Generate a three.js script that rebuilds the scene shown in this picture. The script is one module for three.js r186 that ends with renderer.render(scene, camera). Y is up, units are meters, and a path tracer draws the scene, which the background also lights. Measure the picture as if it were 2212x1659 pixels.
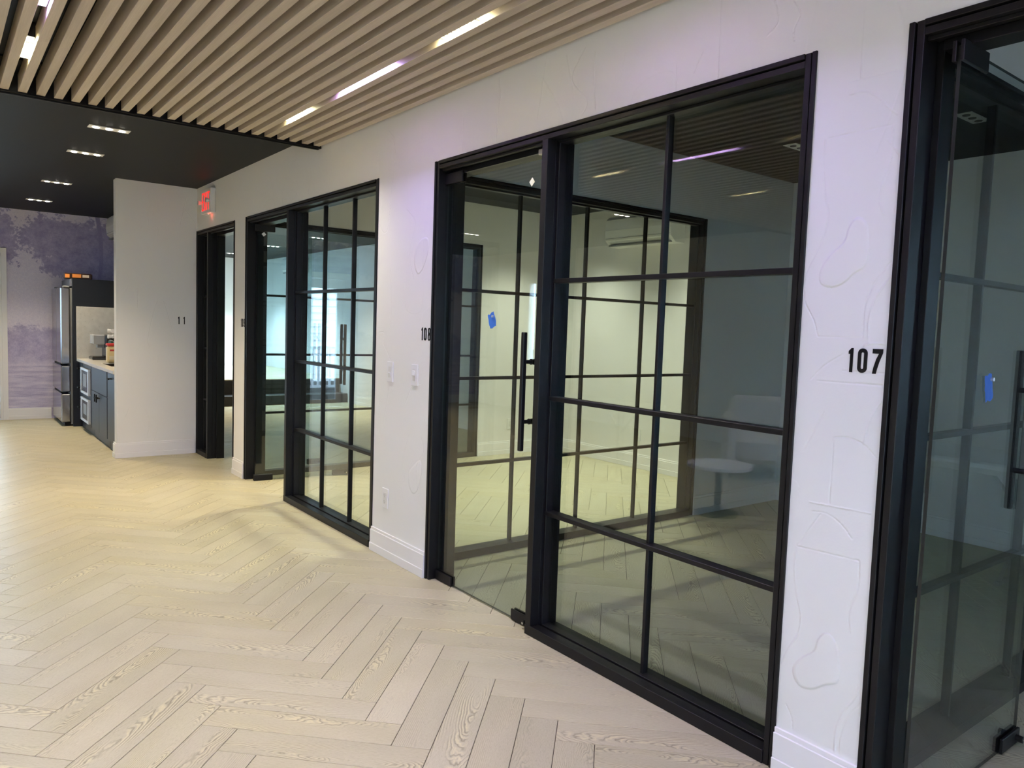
import * as THREE from 'three';
import { mergeGeometries } from 'three/addons/utils/BufferGeometryUtils.js';
import { RectAreaLightUniformsLib } from 'three/addons/lights/RectAreaLightUniformsLib.js';
import { ImprovedNoise } from 'three/addons/math/ImprovedNoise.js';

// ------------------------------------------------------------------ camera, sky, exposure
const scene = new THREE.Scene();
const camera = new THREE.PerspectiveCamera(2 * Math.atan(829.5 / 1627.46) * 180 / Math.PI, 2212 / 1659, 0.05, 200);
camera.position.set(-2.218, 1.4496, 0);
camera.rotation.set(-4.2397 * Math.PI / 180, -37.5795 * Math.PI / 180, 1.9666 * Math.PI / 180, 'YXZ');
camera.updateMatrixWorld(true);
const renderer = new THREE.WebGLRenderer({ antialias: true });
renderer.toneMapping = THREE.LinearToneMapping;
renderer.toneMappingExposure = 2.4;
renderer.shadowMap.enabled = true;
RectAreaLightUniformsLib.init();
scene.background = new THREE.Color().setRGB(0.55, 0.80, 1.08);   // overcast daylight outside
scene.backgroundIntensity = 9;
const WARM = new THREE.Color().setRGB(1.0, 0.97, 0.63), PURPLE = new THREE.Color().setRGB(0.47, 0.36, 1.0), DOWN = new THREE.Color().setRGB(1.0, 0.82, 0.56), ROOM = new THREE.Color().setRGB(1.0, 0.90, 0.66), DAY = new THREE.Color().setRGB(0.72, 0.88, 1.0);
const L_WARM = 500, L_PURPLE = 98, I_DOWN = 2.2, I_ROOM = 3.1, I_STAGE = 14;

// ------------------------------------------------------------------ small tools
let seed = 12345;
const rnd = (a = 0, b = 1) => { seed = (seed * 1664525 + 1013904223) >>> 0; return a + (b - a) * seed / 4294967296; };
const noiseGen = new ImprovedNoise();
const N3 = (x, y, z) => noiseGen.noise(x, y, z);
const names = {};
function numbered(n) { const k = names[n] = (names[n] ?? -1) + 1; return k ? n + '_' + String(k).padStart(3, '0') : n; }
function tag(o, label, category, group, kind) {
  o.userData.label = label; o.userData.category = category;
  if (group) o.userData.group = group;
  if (kind) o.userData.kind = kind;
  return o;
}
function thing(name, label, category, [x, y, z] = [0, 0, 0], turn = 0, group, kind) {
  const g = new THREE.Group(); g.name = numbered(name); g.position.set(x, y, z); g.rotation.y = turn; scene.add(g);
  return tag(g, label, category, group, kind);
}
function flat(g) { const q = g.index ? g.toNonIndexed() : g; for (const k of Object.keys(q.attributes)) if (!['position', 'normal', 'uv'].includes(k)) q.deleteAttribute(k); return q; }
const join = (list) => list.length === 1 ? flat(list[0]) : mergeGeometries(list.map(flat));
function part(name, geo, mat, parent) {
  const m = new THREE.Mesh(Array.isArray(geo) ? join(geo) : geo, mat);
  m.name = name; m.castShadow = m.receiveShadow = true; parent.add(m); return m;
}
function single(name, geo, mat, label, category, group, kind) {
  const m = part(numbered(name), geo, mat, scene); return tag(m, label, category, group, kind);
}
// box with chamfered edges and texture coordinates in metres, u along the longer side of each face
function cbox(x0, x1, y0, y1, z0, z1, c = 0.002, du = 0, dv = 0) {
  const lo = [x0, y0, z0], hi = [x1, y1, z1], ext = [x1 - x0, y1 - y0, z1 - z0];
  c = Math.min(c, ...ext.map((e) => e * 0.3));
  const mid = [0, 1, 2].map((k) => (lo[k] + hi[k]) / 2), P = [], U = [], Nn = [];
  const V = (s, a) => [0, 1, 2].map((k) => { const v = s[k] > 0 ? hi[k] : lo[k]; return k === a ? v : v - s[k] * c; });
  function poly(pts) {
    const a = new THREE.Vector3(...pts[0]), b = new THREE.Vector3(...pts[1]), d = new THREE.Vector3(...pts[2]);
    const n = b.clone().sub(a).cross(d.clone().sub(a)).normalize();
    const cen = pts.reduce((s, p) => s.map((v, k) => v + p[k] / pts.length), [0, 0, 0]);
    if (n.dot(new THREE.Vector3(cen[0] - mid[0], cen[1] - mid[1], cen[2] - mid[2])) < 0) { pts = pts.slice().reverse(); n.negate(); }
    const an = [Math.abs(n.x), Math.abs(n.y), Math.abs(n.z)], ax = an.indexOf(Math.max(...an)), o = [0, 1, 2].filter((k) => k !== ax).sort((p, q) => ext[q] - ext[p]);
    for (let i = 1; i + 1 < pts.length; i++) for (const p of [pts[0], pts[i], pts[i + 1]]) { P.push(...p); Nn.push(n.x, n.y, n.z); U.push(p[o[0]] + du, p[o[1]] + dv); }
  }
  for (const a of [0, 1, 2]) for (const s of [-1, 1]) {
    const [b, d] = [0, 1, 2].filter((k) => k !== a), q = [];
    for (const [i, j] of [[-1, -1], [1, -1], [1, 1], [-1, 1]]) { const t = [0, 0, 0]; t[a] = s; t[b] = i; t[d] = j; q.push(V(t, a)); }
    poly(q);
  }
  if (c > 1e-6) {
    for (const a of [0, 1, 2]) { const [b, d] = [0, 1, 2].filter((k) => k !== a);
      for (const i of [-1, 1]) for (const j of [-1, 1]) { const s = [0, 0, 0], t = [0, 0, 0]; s[b] = t[b] = i; s[d] = t[d] = j; s[a] = -1; t[a] = 1; poly([V(s, b), V(t, b), V(t, d), V(s, d)]); } }
    for (const i of [-1, 1]) for (const j of [-1, 1]) for (const k of [-1, 1]) { const s = [i, j, k]; poly([V(s, 0), V(s, 1), V(s, 2)]); }
  }
  const g = new THREE.BufferGeometry();
  g.setAttribute('position', new THREE.Float32BufferAttribute(P, 3)); g.setAttribute('normal', new THREE.Float32BufferAttribute(Nn, 3)); g.setAttribute('uv', new THREE.Float32BufferAttribute(U, 2));
  return g;
}
function rod(r, len, at, axis = 'y', seg = 20, r2 = r) {
  const g = new THREE.CylinderGeometry(r2, r, len, seg);
  if (axis === 'x') g.rotateZ(-Math.PI / 2); if (axis === 'z') g.rotateX(Math.PI / 2);
  g.translate(...at); return g;
}
function bar(a, b, r, seg = 8) { // round bar between two points
  const A = new THREE.Vector3(...a), B = new THREE.Vector3(...b), d = B.clone().sub(A), g = new THREE.CylinderGeometry(r, r, d.length(), seg);
  g.applyQuaternion(new THREE.Quaternion().setFromUnitVectors(new THREE.Vector3(0, 1, 0), d.clone().normalize()));
  g.translate(...A.add(B).multiplyScalar(0.5).toArray()); return g;
}
function extrude(points, depth, bevel = 0, holes = []) {
  const s = new THREE.Shape(points.map((p) => new THREE.Vector2(...p)));
  for (const h of holes) s.holes.push(new THREE.Path(h.map((p) => new THREE.Vector2(...p))));
  return new THREE.ExtrudeGeometry(s, { depth, bevelEnabled: bevel > 0, bevelThickness: bevel, bevelSize: bevel, bevelSegments: 2, curveSegments: 16 });
}
const rgb = (r, g, b) => new THREE.Color().setRGB(r, g, b);
const std = (color, roughness = 0.6, more = {}) => new THREE.MeshStandardMaterial({ color, roughness, metalness: 0, ...more });
const glow = (color, k) => new THREE.MeshStandardMaterial({ color: rgb(0.9, 0.9, 0.9), roughness: 0.5, emissive: color, emissiveIntensity: k });
function dataTex(w, h, fn, srgb) {
  const d = new Uint8Array(w * h * 4);
  for (let y = 0; y < h; y++) for (let x = 0; x < w; x++) { const c = fn(x, y), i = (y * w + x) * 4; d[i] = c[0]; d[i + 1] = c[1]; d[i + 2] = c[2]; d[i + 3] = 255; }
  const t = new THREE.DataTexture(d, w, h); t.magFilter = THREE.LinearFilter; t.minFilter = THREE.LinearMipmapLinearFilter; t.generateMipmaps = true; t.wrapS = t.wrapT = THREE.RepeatWrapping;
  if (srgb) t.colorSpace = THREE.SRGBColorSpace; t.needsUpdate = true; return t;
}
const lerp = (a, b, t) => a + (b - a) * t, clamp = (v, a = 0, b = 1) => Math.min(b, Math.max(a, v)), sstep = (a, b, v) => { const t = clamp((v - a) / (b - a)); return t * t * (3 - 2 * t); };

// ------------------------------------------------------------------ textures
const PL = 0.70, PW = 0.1393;                                   // plank length and width
const plankTex = (() => {                                       // 2 x 10 different boards
  const S = 2048, cells = [];
  for (let i = 0; i < 20; i++) { const wild = i % 5 < 2; cells.push({ c: rnd(-0.01, 0.15), h: rnd(0.004, 0.03), s: wild ? rnd(0.05, 0.12) * (rnd() < 0.5 ? -1 : 1) : rnd(-0.02, 0.02), p: wild ? rnd(0.0034, 0.0052) : rnd(0.0028, 0.004), a: wild ? rnd(0.85, 1.15) : rnd(0.25, 0.6), o: rnd(0, 100), t: rnd(-1, 1), y: rnd(-1, 1) }); }
  return dataTex(S, S, (px, py) => {
    const u = px / S * 1.4, v = py / S * 1.4, ci = Math.min(1, Math.floor(u / 0.7)), cj = Math.min(9, Math.floor(v / 0.14)), c = cells[cj * 2 + ci];
    const x = u - ci * 0.7, y = v - cj * 0.14;
    const warp = 0.008 * N3(x * 5 + c.o, y * 12, c.o) + 0.0035 * N3(x * 17, y * 34 + c.o, c.o) + 0.0012 * N3(x * 50, y * 90 + c.o, c.o);
    const r = Math.sqrt((y - c.c + warp) ** 2 * 0.35 + (c.h + c.s * (x - 0.3) + warp * 1.3) ** 2);
    const ph = r / c.p, ring = ph - Math.floor(ph);
    const mod = sstep(-0.15, 0.4, N3(x * 2.6 + c.o * 2, y * 14, c.o + 7) + 0.25 * N3(x * 9, y * 50, c.o));
    const light = sstep(0.0, 0.3, ring) * (1 - sstep(0.35, 0.6, ring)) * mod * c.a;
    const dark = Math.max(0, 1 - Math.abs(ring - 0.72) / 0.2) * mod * c.a;
    const fib = N3(x * 30 + c.o, y * 500, 3.1) * 0.5 + N3(x * 80, y * 1100 + c.o, 9.2) * 0.6;
    const pore = N3(x * 70 + c.o, y * 700, 12.3) > 0.42 ? 1 : 0;
    const cloud = N3(x * 4 + c.o, y * 12, 5.5 + c.o);
    const k = c.t * 4 + cloud * 6 + fib * 15 - pore * 12;
    return [clamp(203 + k + light * 22 - dark * 44, 0, 255), clamp(193 + k + light * 20 - dark * 46, 0, 255), clamp(163 + k - c.y * 2 + light * 10 - dark * 44, 0, 255)];
  }, true);
})();
plankTex.repeat.set(1 / 1.4, 1 / 1.4);
const slatTex = dataTex(1024, 512, (px, py) => {                 // fine straight oak veneer, 2 m x 0.5 m
  const x = px / 1024 * 2, y = py / 512 * 0.5;
  const f = N3(x * 6, y * 260, 1.7) * 0.6 + N3(x * 20, y * 520, 4.2) * 0.4, b = N3(x * 1.5, y * 40, 8.8);
  const k = f * 12 + b * 9; return [200 + k, 186 + k, 168 + k];
}, true);
slatTex.repeat.set(1 / 2, 1 / 0.5);
// embossed wallpaper: overlapping outlines pressed into the paper, 4.2 m x 2.8 m
const W0 = -4.5, WW = 4.2, WH = 2.8;
const paperBump = (() => {
  const w = 2048, h = 1366, H = new Float32Array(w * h);
  const X = (z) => (z - W0) / WW * w, Y = (y) => y / WH * h;
  function fill(pts, k) {
    const P = pts.map(([z, y]) => [X(z), Y(y)]); let y0 = Math.max(0, Math.floor(Math.min(...P.map((p) => p[1])))), y1 = Math.min(h - 1, Math.ceil(Math.max(...P.map((p) => p[1]))));
    for (let y = y0; y <= y1; y++) {
      const xs = []; for (let i = 0; i < P.length; i++) { const a = P[i], b = P[(i + 1) % P.length]; if ((a[1] <= y) !== (b[1] <= y)) xs.push(a[0] + (y - a[1]) / (b[1] - a[1]) * (b[0] - a[0])); }
      xs.sort((a, b) => a - b);
      for (let i = 0; i + 1 < xs.length; i += 2) for (let x = Math.ceil(xs[i]); x < xs[i + 1]; x++) H[y * w + ((x % w) + w) % w] += k;
    }
  }
  const spline = (pts, n = 14, closed = true) => { const c = new THREE.CatmullRomCurve3(pts.map(([a, b]) => new THREE.Vector3(a, b, 0)), closed, 'centripetal'); return c.getPoints(pts.length * n).map((p) => [p.x, p.y]); };
  const strip = (pts, wd, k) => { const q = spline(pts, 14, false), l = [], r = []; q.forEach((p, i) => { const a = q[Math.max(0, i - 1)], b = q[Math.min(q.length - 1, i + 1)], d = Math.hypot(b[0] - a[0], b[1] - a[1]) || 1, nx = -(b[1] - a[1]) / d, ny = (b[0] - a[0]) / d; l.push([p[0] + nx * wd, p[1] + ny * wd]); r.push([p[0] - nx * wd, p[1] - ny * wd]); }); fill(l.concat(r.reverse()), k); };
  const lines = [[[-1.223,2.44],[-1.222,2.228]],[[-1.222,2.228],[-1.257,2.228]],[[-1.222,2.228],[-1.105,2.228]],[[-1.254,2.19],[-1.211,2.189],[-1.167,2.164],[-1.13,2.123],[-1.105,2.102]],[[-1.324,2.068],[-1.325,2.0],[-1.315,1.907],[-1.299,1.834],[-1.305,1.784],[-1.329,1.725],[-1.363,1.65],[-1.361,1.569],[-1.324,1.503],[-1.308,1.455]],[[-1.317,2.07],[-1.117,2.075]],[[-1.115,2.074],[-1.116,1.976],[-1.135,1.905],[-1.138,1.852],[-1.125,1.817]],[[-1.308,1.455],[-1.163,1.455]],[[-1.092,1.681],[-1.136,1.622],[-1.162,1.553],[-1.163,1.456]],[[-1.089,1.637],[-1.132,1.574],[-1.148,1.498],[-1.144,1.436]],[[-1.324,1.318],[-1.279,1.365],[-1.218,1.405]],[[-1.464,2.534],[-1.44,2.483],[-1.459,2.438],[-1.455,2.401]],[[-1.537,2.557],[-1.519,2.477],[-1.56,2.445]],[[-1.301,1.316],[-1.093,1.317]],[[-1.22,1.353],[-1.091,1.353]],[[-1.158,1.433],[-1.129,1.44],[-1.09,1.439]],[[-1.233,1.144],[-1.234,.936]],[[-1.233,1.144],[-1.188,1.149],[-1.137,1.135],[-1.092,1.098]],[[-1.087,1.281],[-1.121,1.216],[-1.138,1.135]],[[-1.291,.898],[-1.239,.901],[-1.192,.879],[-1.152,.841]],[[-1.259,.897],[-1.335,.773]],[[-1.335,.773],[-1.337,.696],[-1.325,.622],[-1.304,.543],[-1.311,.487],[-1.337,.434],[-1.363,.373]],[[-1.335,.773],[-1.126,.78]],[[-1.126,.78],[-1.124,.698],[-1.147,.61],[-1.139,.547]],[[-1.099,.453],[-1.105,.37],[-1.144,.294],[-1.162,.226],[-1.162,.158]],[[-1.092,.346],[-1.128,.286],[-1.149,.21],[-1.149,.157]],[[-1.339,.24],[-1.315,.203],[-1.309,.166]],[[-1.301,.926],[-1.101,.932]],[[-1.269,1.22],[-1.339,1.077]],[[-4.145,2.562],[-4.105,2.457],[-4.147,2.231],[-4.19,2.017],[-4.244,2.013],[-4.344,2.168]],[[-3.954,2.128],[-3.853,2.038],[-3.91,1.882],[-3.853,1.718]],[[-4.271,1.392],[-4.205,1.391],[-4.213,1.333],[-4.156,1.275],[-4.11,1.226]],[[-4.111,1.08],[-4.173,.866],[-4.211,.73],[-4.247,.858],[-4.238,.982]],[[-3.858,.82],[-3.934,.641],[-3.912,.544],[-3.932,.387]],[[-3.73,.82],[-3.694,.728],[-3.768,.619],[-3.743,.442]],[[-3.916,.979],[-3.839,1.086],[-3.744,1.11]],[[-4.145,1.812],[-4.115,1.558],[-4.134,1.421]],[[-4.195,2.676],[-4.201,2.629],[-4.118,2.547],[-4.113,2.421]],[[-4.939,2.613],[-4.957,2.548]],[[-3.382,2.581],[-3.382,2.369]],[[-3.074,2.428],[-3.075,2.361]],[[-3.798,2.604],[-3.8,2.499]],[[-2.708,2.678],[-2.762,2.404]],[[-2.45,2.652],[-2.529,2.542],[-2.429,2.413],[-2.474,2.349]],[[-2.574,2.652],[-2.534,2.518],[-2.517,2.44]],[[-2.388,2.62],[-2.392,2.493],[-2.375,2.37]],[[-2.216,2.567],[-2.236,2.457]],[[-1.943,2.453],[-1.942,2.36]],[[-1.749,2.465],[-1.746,2.357]],[[-1.822,2.471],[-1.862,2.398]]];
  const blobs = [[[-1.203,1.817],[-1.176,1.798],[-1.165,1.739],[-1.162,1.698],[-1.174,1.667],[-1.205,1.648],[-1.236,1.621],[-1.273,1.609],[-1.309,1.623],[-1.312,1.662],[-1.284,1.708],[-1.241,1.748],[-1.226,1.795]],[[-1.213,.525],[-1.185,.509],[-1.173,.476],[-1.165,.405],[-1.169,.381],[-1.206,.358],[-1.255,.324],[-1.296,.321],[-1.319,.351],[-1.317,.38],[-1.29,.417],[-1.252,.454],[-1.239,.497]],[[-3.708,1.935],[-3.779,1.934],[-3.845,1.87],[-3.848,1.798],[-3.807,1.741],[-3.761,1.763],[-3.718,1.824],[-3.697,1.885]],[[-3.729,.666],[-3.784,.636],[-3.853,.574],[-3.85,.505],[-3.808,.462],[-3.761,.48],[-3.723,.553],[-3.711,.62]]];
  const side = [[[-.472,2.67],[-.456,2.572],[-.48,2.469],[-.464,2.403]],[[-.394,2.352],[-.383,2.311],[-.394,2.268]],[[-.378,1.631],[-.418,1.492],[-.458,1.32],[-.474,1.183],[-.458,1.114]],[[-.386,1.046],[-.378,1.003],[-.39,.968]],[[-.379,.331],[-.419,.167]],[[-.574,1.722],[-.567,1.52]],[[-.33,1.599],[-.29,1.463],[-.216,1.187]],[[-.647,.516],[-.686,.415]],[[-.506,.494],[-.467,.353],[-.483,.179]],[[-.666,1.85],[-.651,1.768],[-.704,1.665]]];   // return wall, drawn 2.6 m off so that it falls on a doorway
  const vase = (cz, cy, s) => spline([[-0.1, 0.0], [-0.09, -0.25], [-0.07, -0.42], [-0.11, -0.62], [-0.09, -0.75], [0.05, -0.76], [0.06, -0.45], [0.1, -0.2], [0.11, 0.03]].map(([a, b]) => [cz + a * s, cy + b * s]), 8);
  lines.forEach((l, i) => strip(l, 0.0014, i % 3 ? -0.75 : 0.75));
  side.forEach((l, i) => strip(l.map(([x, y]) => [x - 2.6, y]), 0.0018, i % 3 ? -0.75 : 0.75));
  for (const q of blobs) { const o = spline(q); fill(o, 0.9); const c = o.reduce((m, p) => [m[0] + p[0] / o.length, m[1] + p[1] / o.length], [0, 0]); fill(o.map((p) => [c[0] + (p[0] - c[0]) * 0.93, c[1] + (p[1] - c[1]) * 0.96]), 0.35); }
  for (let i = 0; i < 60; i++) {                                // looser outlines over the door heads and along the rest of the wall
    const cz = W0 + rnd(0, WW), cy = rnd(0.2, 2.75), s = rnd(0.7, 1.5), t = i % 3;
    if ((cz > -1.42 && cz < -1.02 || cz > -4.35 && cz < -3.6) && cy < 2.4 || cz > -3.5 && cz < -2.55 && cy < 2.35) continue;
    if (t === 0) fill(vase(cz, cy, s), rnd(0.12, 0.3)); else if (t === 1) strip([[cz, cy + 0.45 * s], [cz + rnd(-0.05, 0.05), cy], [cz + rnd(-0.12, 0.12), cy - 0.4 * s]], 0.002, -0.6);
    else strip([[cz - 0.1 * s, cy + 0.2], [cz, cy + 0.02], [cz + 0.04, cy - 0.15], [cz - 0.03, cy - 0.4]], 0.002, 0.5);
  }
  const T = new Float32Array(w * h);
  for (let y = 0; y < h; y++) for (let x = 0; x < w; x++) T[y * w + x] = (H[y * w + (x + w - 1) % w] + 2 * H[y * w + x] + H[y * w + (x + 1) % w]) / 4;
  for (let y = 0; y < h; y++) for (let x = 0; x < w; x++) H[y * w + x] = (T[Math.max(0, y - 1) * w + x] + 2 * T[y * w + x] + T[Math.min(h - 1, y + 1) * w + x]) / 4;
  return dataTex(w, h, (x, y) => { const v = clamp(90 + H[y * w + x] * 90 + 2.5 * N3(x * 0.35, y * 0.35, 2.2), 0, 255); return [v, v, v]; });
})();
// printed mural: a pale landscape with trees in violet ink, 6 m x 2.8 m
const muralTex = dataTex(1536, 716, (px, py) => {
  const x = px / 1536 * 6, y = py / 716 * 2.8, n = (s, o) => N3(x * s, y * s, o);
  const leaf = n(9, 1) * 0.5 + n(24, 2) * 0.35 + n(55, 3) * 0.3;
  let ink = 0.10 + 0.06 * n(1.2, 4) + 0.05 * n(30, 5);
  const crown = (cx, cy, rx, ry) => 1 - Math.hypot((x - cx) / rx, (y - cy) / ry);
  let tree = -1;
  for (const [cx, cy, rx, ry] of [[5.1, 2.45, 0.42, 0.33], [5.55, 2.3, 0.55, 0.45], [5.75, 1.9, 0.32, 0.3], [5.2, 2.1, 0.3, 0.2], [4.35, 2.35, 0.38, 0.42], [4.1, 2.6, 0.6, 0.3], [3.2, 2.3, 0.6, 0.5], [2.6, 2.5, 0.5, 0.3], [1.2, 2.2, 0.7, 0.6], [0.4, 2.4, 0.6, 0.4]]) tree = Math.max(tree, crown(cx, cy, rx, ry));
  ink = Math.max(ink, sstep(-0.02, 0.16, tree + leaf * 0.55) * (0.52 + 0.3 * leaf));
  const trunk = (x0, w, b) => 1 - sstep(w * 0.6, w, Math.abs(x - x0 - 0.05 * Math.sin(y * 3 + b)));
  ink = Math.max(ink, 0.62 * trunk(5.62, 0.035, 1) * sstep(1.05, 1.2, y), 0.5 * trunk(5.35, 0.02, 0) * sstep(1.3, 1.4, y) * (1 - sstep(1.9, 2, y)), 0.5 * trunk(3.1, 0.05, 2) * sstep(0.9, 1, y), 0.5 * trunk(1.1, 0.05, 2) * sstep(0.9, 1, y));
  const hill = 1.25 + 0.12 * n(0.9, 6) + 0.05 * n(5, 7), bush = sstep(-0.06, 0.06, hill - y + leaf * 0.12);
  ink = Math.max(ink, bush * (0.42 + 0.3 * leaf) * sstep(0.62, 0.85, y));
  if (y < 0.72) ink = Math.max(ink, 0.28 + 0.32 * (N3(x * 2.2, y * 26, 8) * 0.7 + N3(x * 9, y * 60, 9) * 0.5));
  ink = clamp(ink + 0.10 * n(80, 10), 0, 1);
  return [lerp(240, 118, ink), lerp(234, 110, ink), lerp(248, 172, ink)];
}, true);
const stoneTex = dataTex(256, 256, (x, y) => { const k = N3(x * 0.05, y * 0.05, 1) * 8 + N3(x * 0.4, y * 0.4, 2) * 6; const v = N3(x * 0.11, y * 0.12, 5) > 0.5 ? -16 : 0; return [226 + k + v, 224 + k + v, 218 + k + v]; }, true);
stoneTex.repeat.set(1.4, 1.4);
const brushTex = dataTex(256, 256, (x, y) => { const v = 120 + 40 * N3(x * 0.02, y * 1.1, 3); return [v, v, v]; });

// ------------------------------------------------------------------ materials
const M = {
  plank: [[0.925, 0.965, 0.97], [0.935, 0.965, 0.955], [0.895, 0.93, 0.935], [0.92, 0.95, 0.94]].map((c) => std(rgb(...c.map((v) => v * 0.87)), 0.42, { map: plankTex })),
  joint: std(rgb(0.05, 0.038, 0.028), 0.9),
  slat: [0.95, 0.89, 1.0].map((k) => std(rgb(k, k, k), 0.55, { map: slatTex })),
  paper: std(rgb(0.82, 0.815, 0.785), 0.7, { bumpMap: paperBump, bumpScale: 0.0075 }),
  paint: std(rgb(0.80, 0.79, 0.77), 0.7), trim: std(rgb(0.84, 0.83, 0.82), 0.4),
  ceiling: new THREE.MeshPhysicalMaterial({ color: rgb(0.010, 0.012, 0.016), roughness: 0.55, specularIntensity: 0.45 }),
  black: new THREE.MeshPhysicalMaterial({ color: rgb(0.0075, 0.0075, 0.0085), roughness: 0.42, specularIntensity: 0.55 }), blackMatt: new THREE.MeshPhysicalMaterial({ color: rgb(0.006, 0.006, 0.006), roughness: 0.6, specularIntensity: 0.4 }),
  metal: new THREE.MeshStandardMaterial({ color: rgb(0.6, 0.6, 0.6), roughness: 0.25, metalness: 1 }),
  steel: new THREE.MeshStandardMaterial({ color: rgb(0.36, 0.36, 0.38), roughness: 0.32, metalness: 1, roughnessMap: brushTex }),
  silver: new THREE.MeshStandardMaterial({ color: rgb(0.62, 0.62, 0.62), roughness: 0.4, metalness: 0.8 }),
  clear: new THREE.MeshPhysicalMaterial({ color: rgb(0.97, 0.985, 0.98), transmission: 1, thickness: 0, roughness: 0, ior: 1.52 }),
  glass: new THREE.MeshPhysicalMaterial({ color: rgb(0.875, 0.92, 0.925), transmission: 1, thickness: 0, roughness: 0, ior: 1.52 }),
  edge: std(rgb(0.006, 0.011, 0.011), 0.35),
  navy: new THREE.MeshPhysicalMaterial({ color: rgb(0.011, 0.013, 0.020), roughness: 0.38, specularIntensity: 0.7 }), stone: std(rgb(0.86, 0.86, 0.86), 0.18, { map: stoneTex }),
  white: std(rgb(0.82, 0.82, 0.81), 0.45), offwhite: std(rgb(0.72, 0.71, 0.68), 0.5), plastic: std(rgb(0.80, 0.80, 0.79), 0.3),
  tape: std(rgb(0.035, 0.16, 0.62), 0.6), carpet: std(rgb(0.02, 0.019, 0.018), 0.95),
  mural: std(rgb(0.92, 0.92, 0.92), 0.75, { map: muralTex }),
  fabric: std(rgb(0.75, 0.74, 0.72), 0.9), grey: std(rgb(0.22, 0.23, 0.24), 0.5), darkPlastic: std(rgb(0.02, 0.02, 0.022), 0.25),
};

// ------------------------------------------------------------------ the setting
const ROOM_H = 2.79, BACK = 3.75, FAR = -17.2, NEAR = 4.2, LEFT = -6.0, MURAL = -12.0, SLAT_Y = 2.685, SLAT_END = -5.185;
tag(part('ground', cbox(-40, 40, -0.5, -0.3, -50, 30, 0), std(rgb(0.22, 0.22, 0.2), 0.95), scene), 'bare ground outside the building', 'ground', null, 'structure');

// floor: herringbone boards at 45 degrees to the corridor
const floor = thing('floor', 'pale oak herringbone plank floor', 'floor', [0, 0, 0], 0, null, 'structure');
part('subfloor', cbox(LEFT - 0.2, BACK + 0.2, -0.2, -0.0035, FAR - 0.2, NEAR + 0.2, 0), M.joint, floor);
{
  const variants = [];
  for (let k = 0; k < 20; k++) variants.push(cbox(-PL / 2 + 0.0011, PL / 2 - 0.0011, -0.006, 0, -PW / 2 + 0.0011, PW / 2 - 0.0011, 0.0012, PL / 2 + (k % 2) * 0.7, PW / 2 + Math.floor(k / 2) * 0.14));
  const s2 = Math.SQRT1_2, X0 = -1.98, Z0 = -3.392, boards = [], v = new THREE.Vector3();
  const onFloor = (x, z) => (x > LEFT - 0.4 && x < 0.3 && z > MURAL - 0.4 && z < NEAR + 0.3) || (x > -0.3 && x < BACK + 0.4 && z > -13.3 && z < NEAR + 0.3);
  for (let i = -8; i <= 9; i++) for (let k = -110; k <= 60; k++) {
    const sx = X0 + i * Math.SQRT2 * PL, sz = Z0 + k * Math.SQRT2 * PW;
    for (const t of [0, 1]) {                                    // centre of each of the two boards of a cell along e1 = (1,-1) and e2 = (1,1)
      const a = t ? PL - PW / 2 : PL / 2, b = t ? PW + PL / 2 : PW / 2, x = sx + (a + b) * s2, z = sz + (b - a) * s2;
      if (!onFloor(x, z)) continue;
      let x0 = 1e9, x1 = -1e9, y0 = 1e9, y1 = -1e9, ok = true;
      for (const [p, q] of [[-1, -1], [1, -1], [1, 1], [-1, 1]]) { const A = a + p * (t ? PW : PL) / 2, B = b + q * (t ? PL : PW) / 2; v.set(sx + (A + B) * s2, 0, sz + (B - A) * s2).applyMatrix4(camera.matrixWorldInverse); if (v.z > -0.1) { ok = false; break; } v.applyMatrix4(camera.projectionMatrix); x0 = Math.min(x0, v.x); x1 = Math.max(x1, v.x); y0 = Math.min(y0, v.y); y1 = Math.max(y1, v.y); }
      const inX = Math.min(1, x1) - Math.max(-1, x0), inY = Math.min(1, y1) - Math.max(-1, y0);
      boards.push({ x, z, t, area: ok && inX > 0 && inY > 0 ? inX * inY * (x > 0.1 ? 0.35 : 1) : 0, g: Math.floor(rnd(0, 20)), m: Math.floor(rnd(0, 4)), flip: rnd() < 0.5 });
    }
  }
  boards.sort((p, q) => q.area - p.area);
  const rest = [[], [], [], []];
  boards.forEach((b, n) => {
    const turn = (b.t ? -Math.PI / 4 : Math.PI / 4) + (b.flip ? Math.PI : 0);
    if (n < 300) { const m = part('plank', variants[b.g], M.plank[b.m], floor); m.position.set(b.x, 0, b.z); m.rotation.y = turn; }
    else { const g = variants[b.g].clone(); g.rotateY(turn); g.translate(b.x, 0, b.z); rest[b.m].push(g); }
  });
  rest.forEach((l, m) => { const o = part('far_planks', mergeGeometries(l), M.plank[m], floor); o.userData.kind = 'stuff'; });
}
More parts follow.
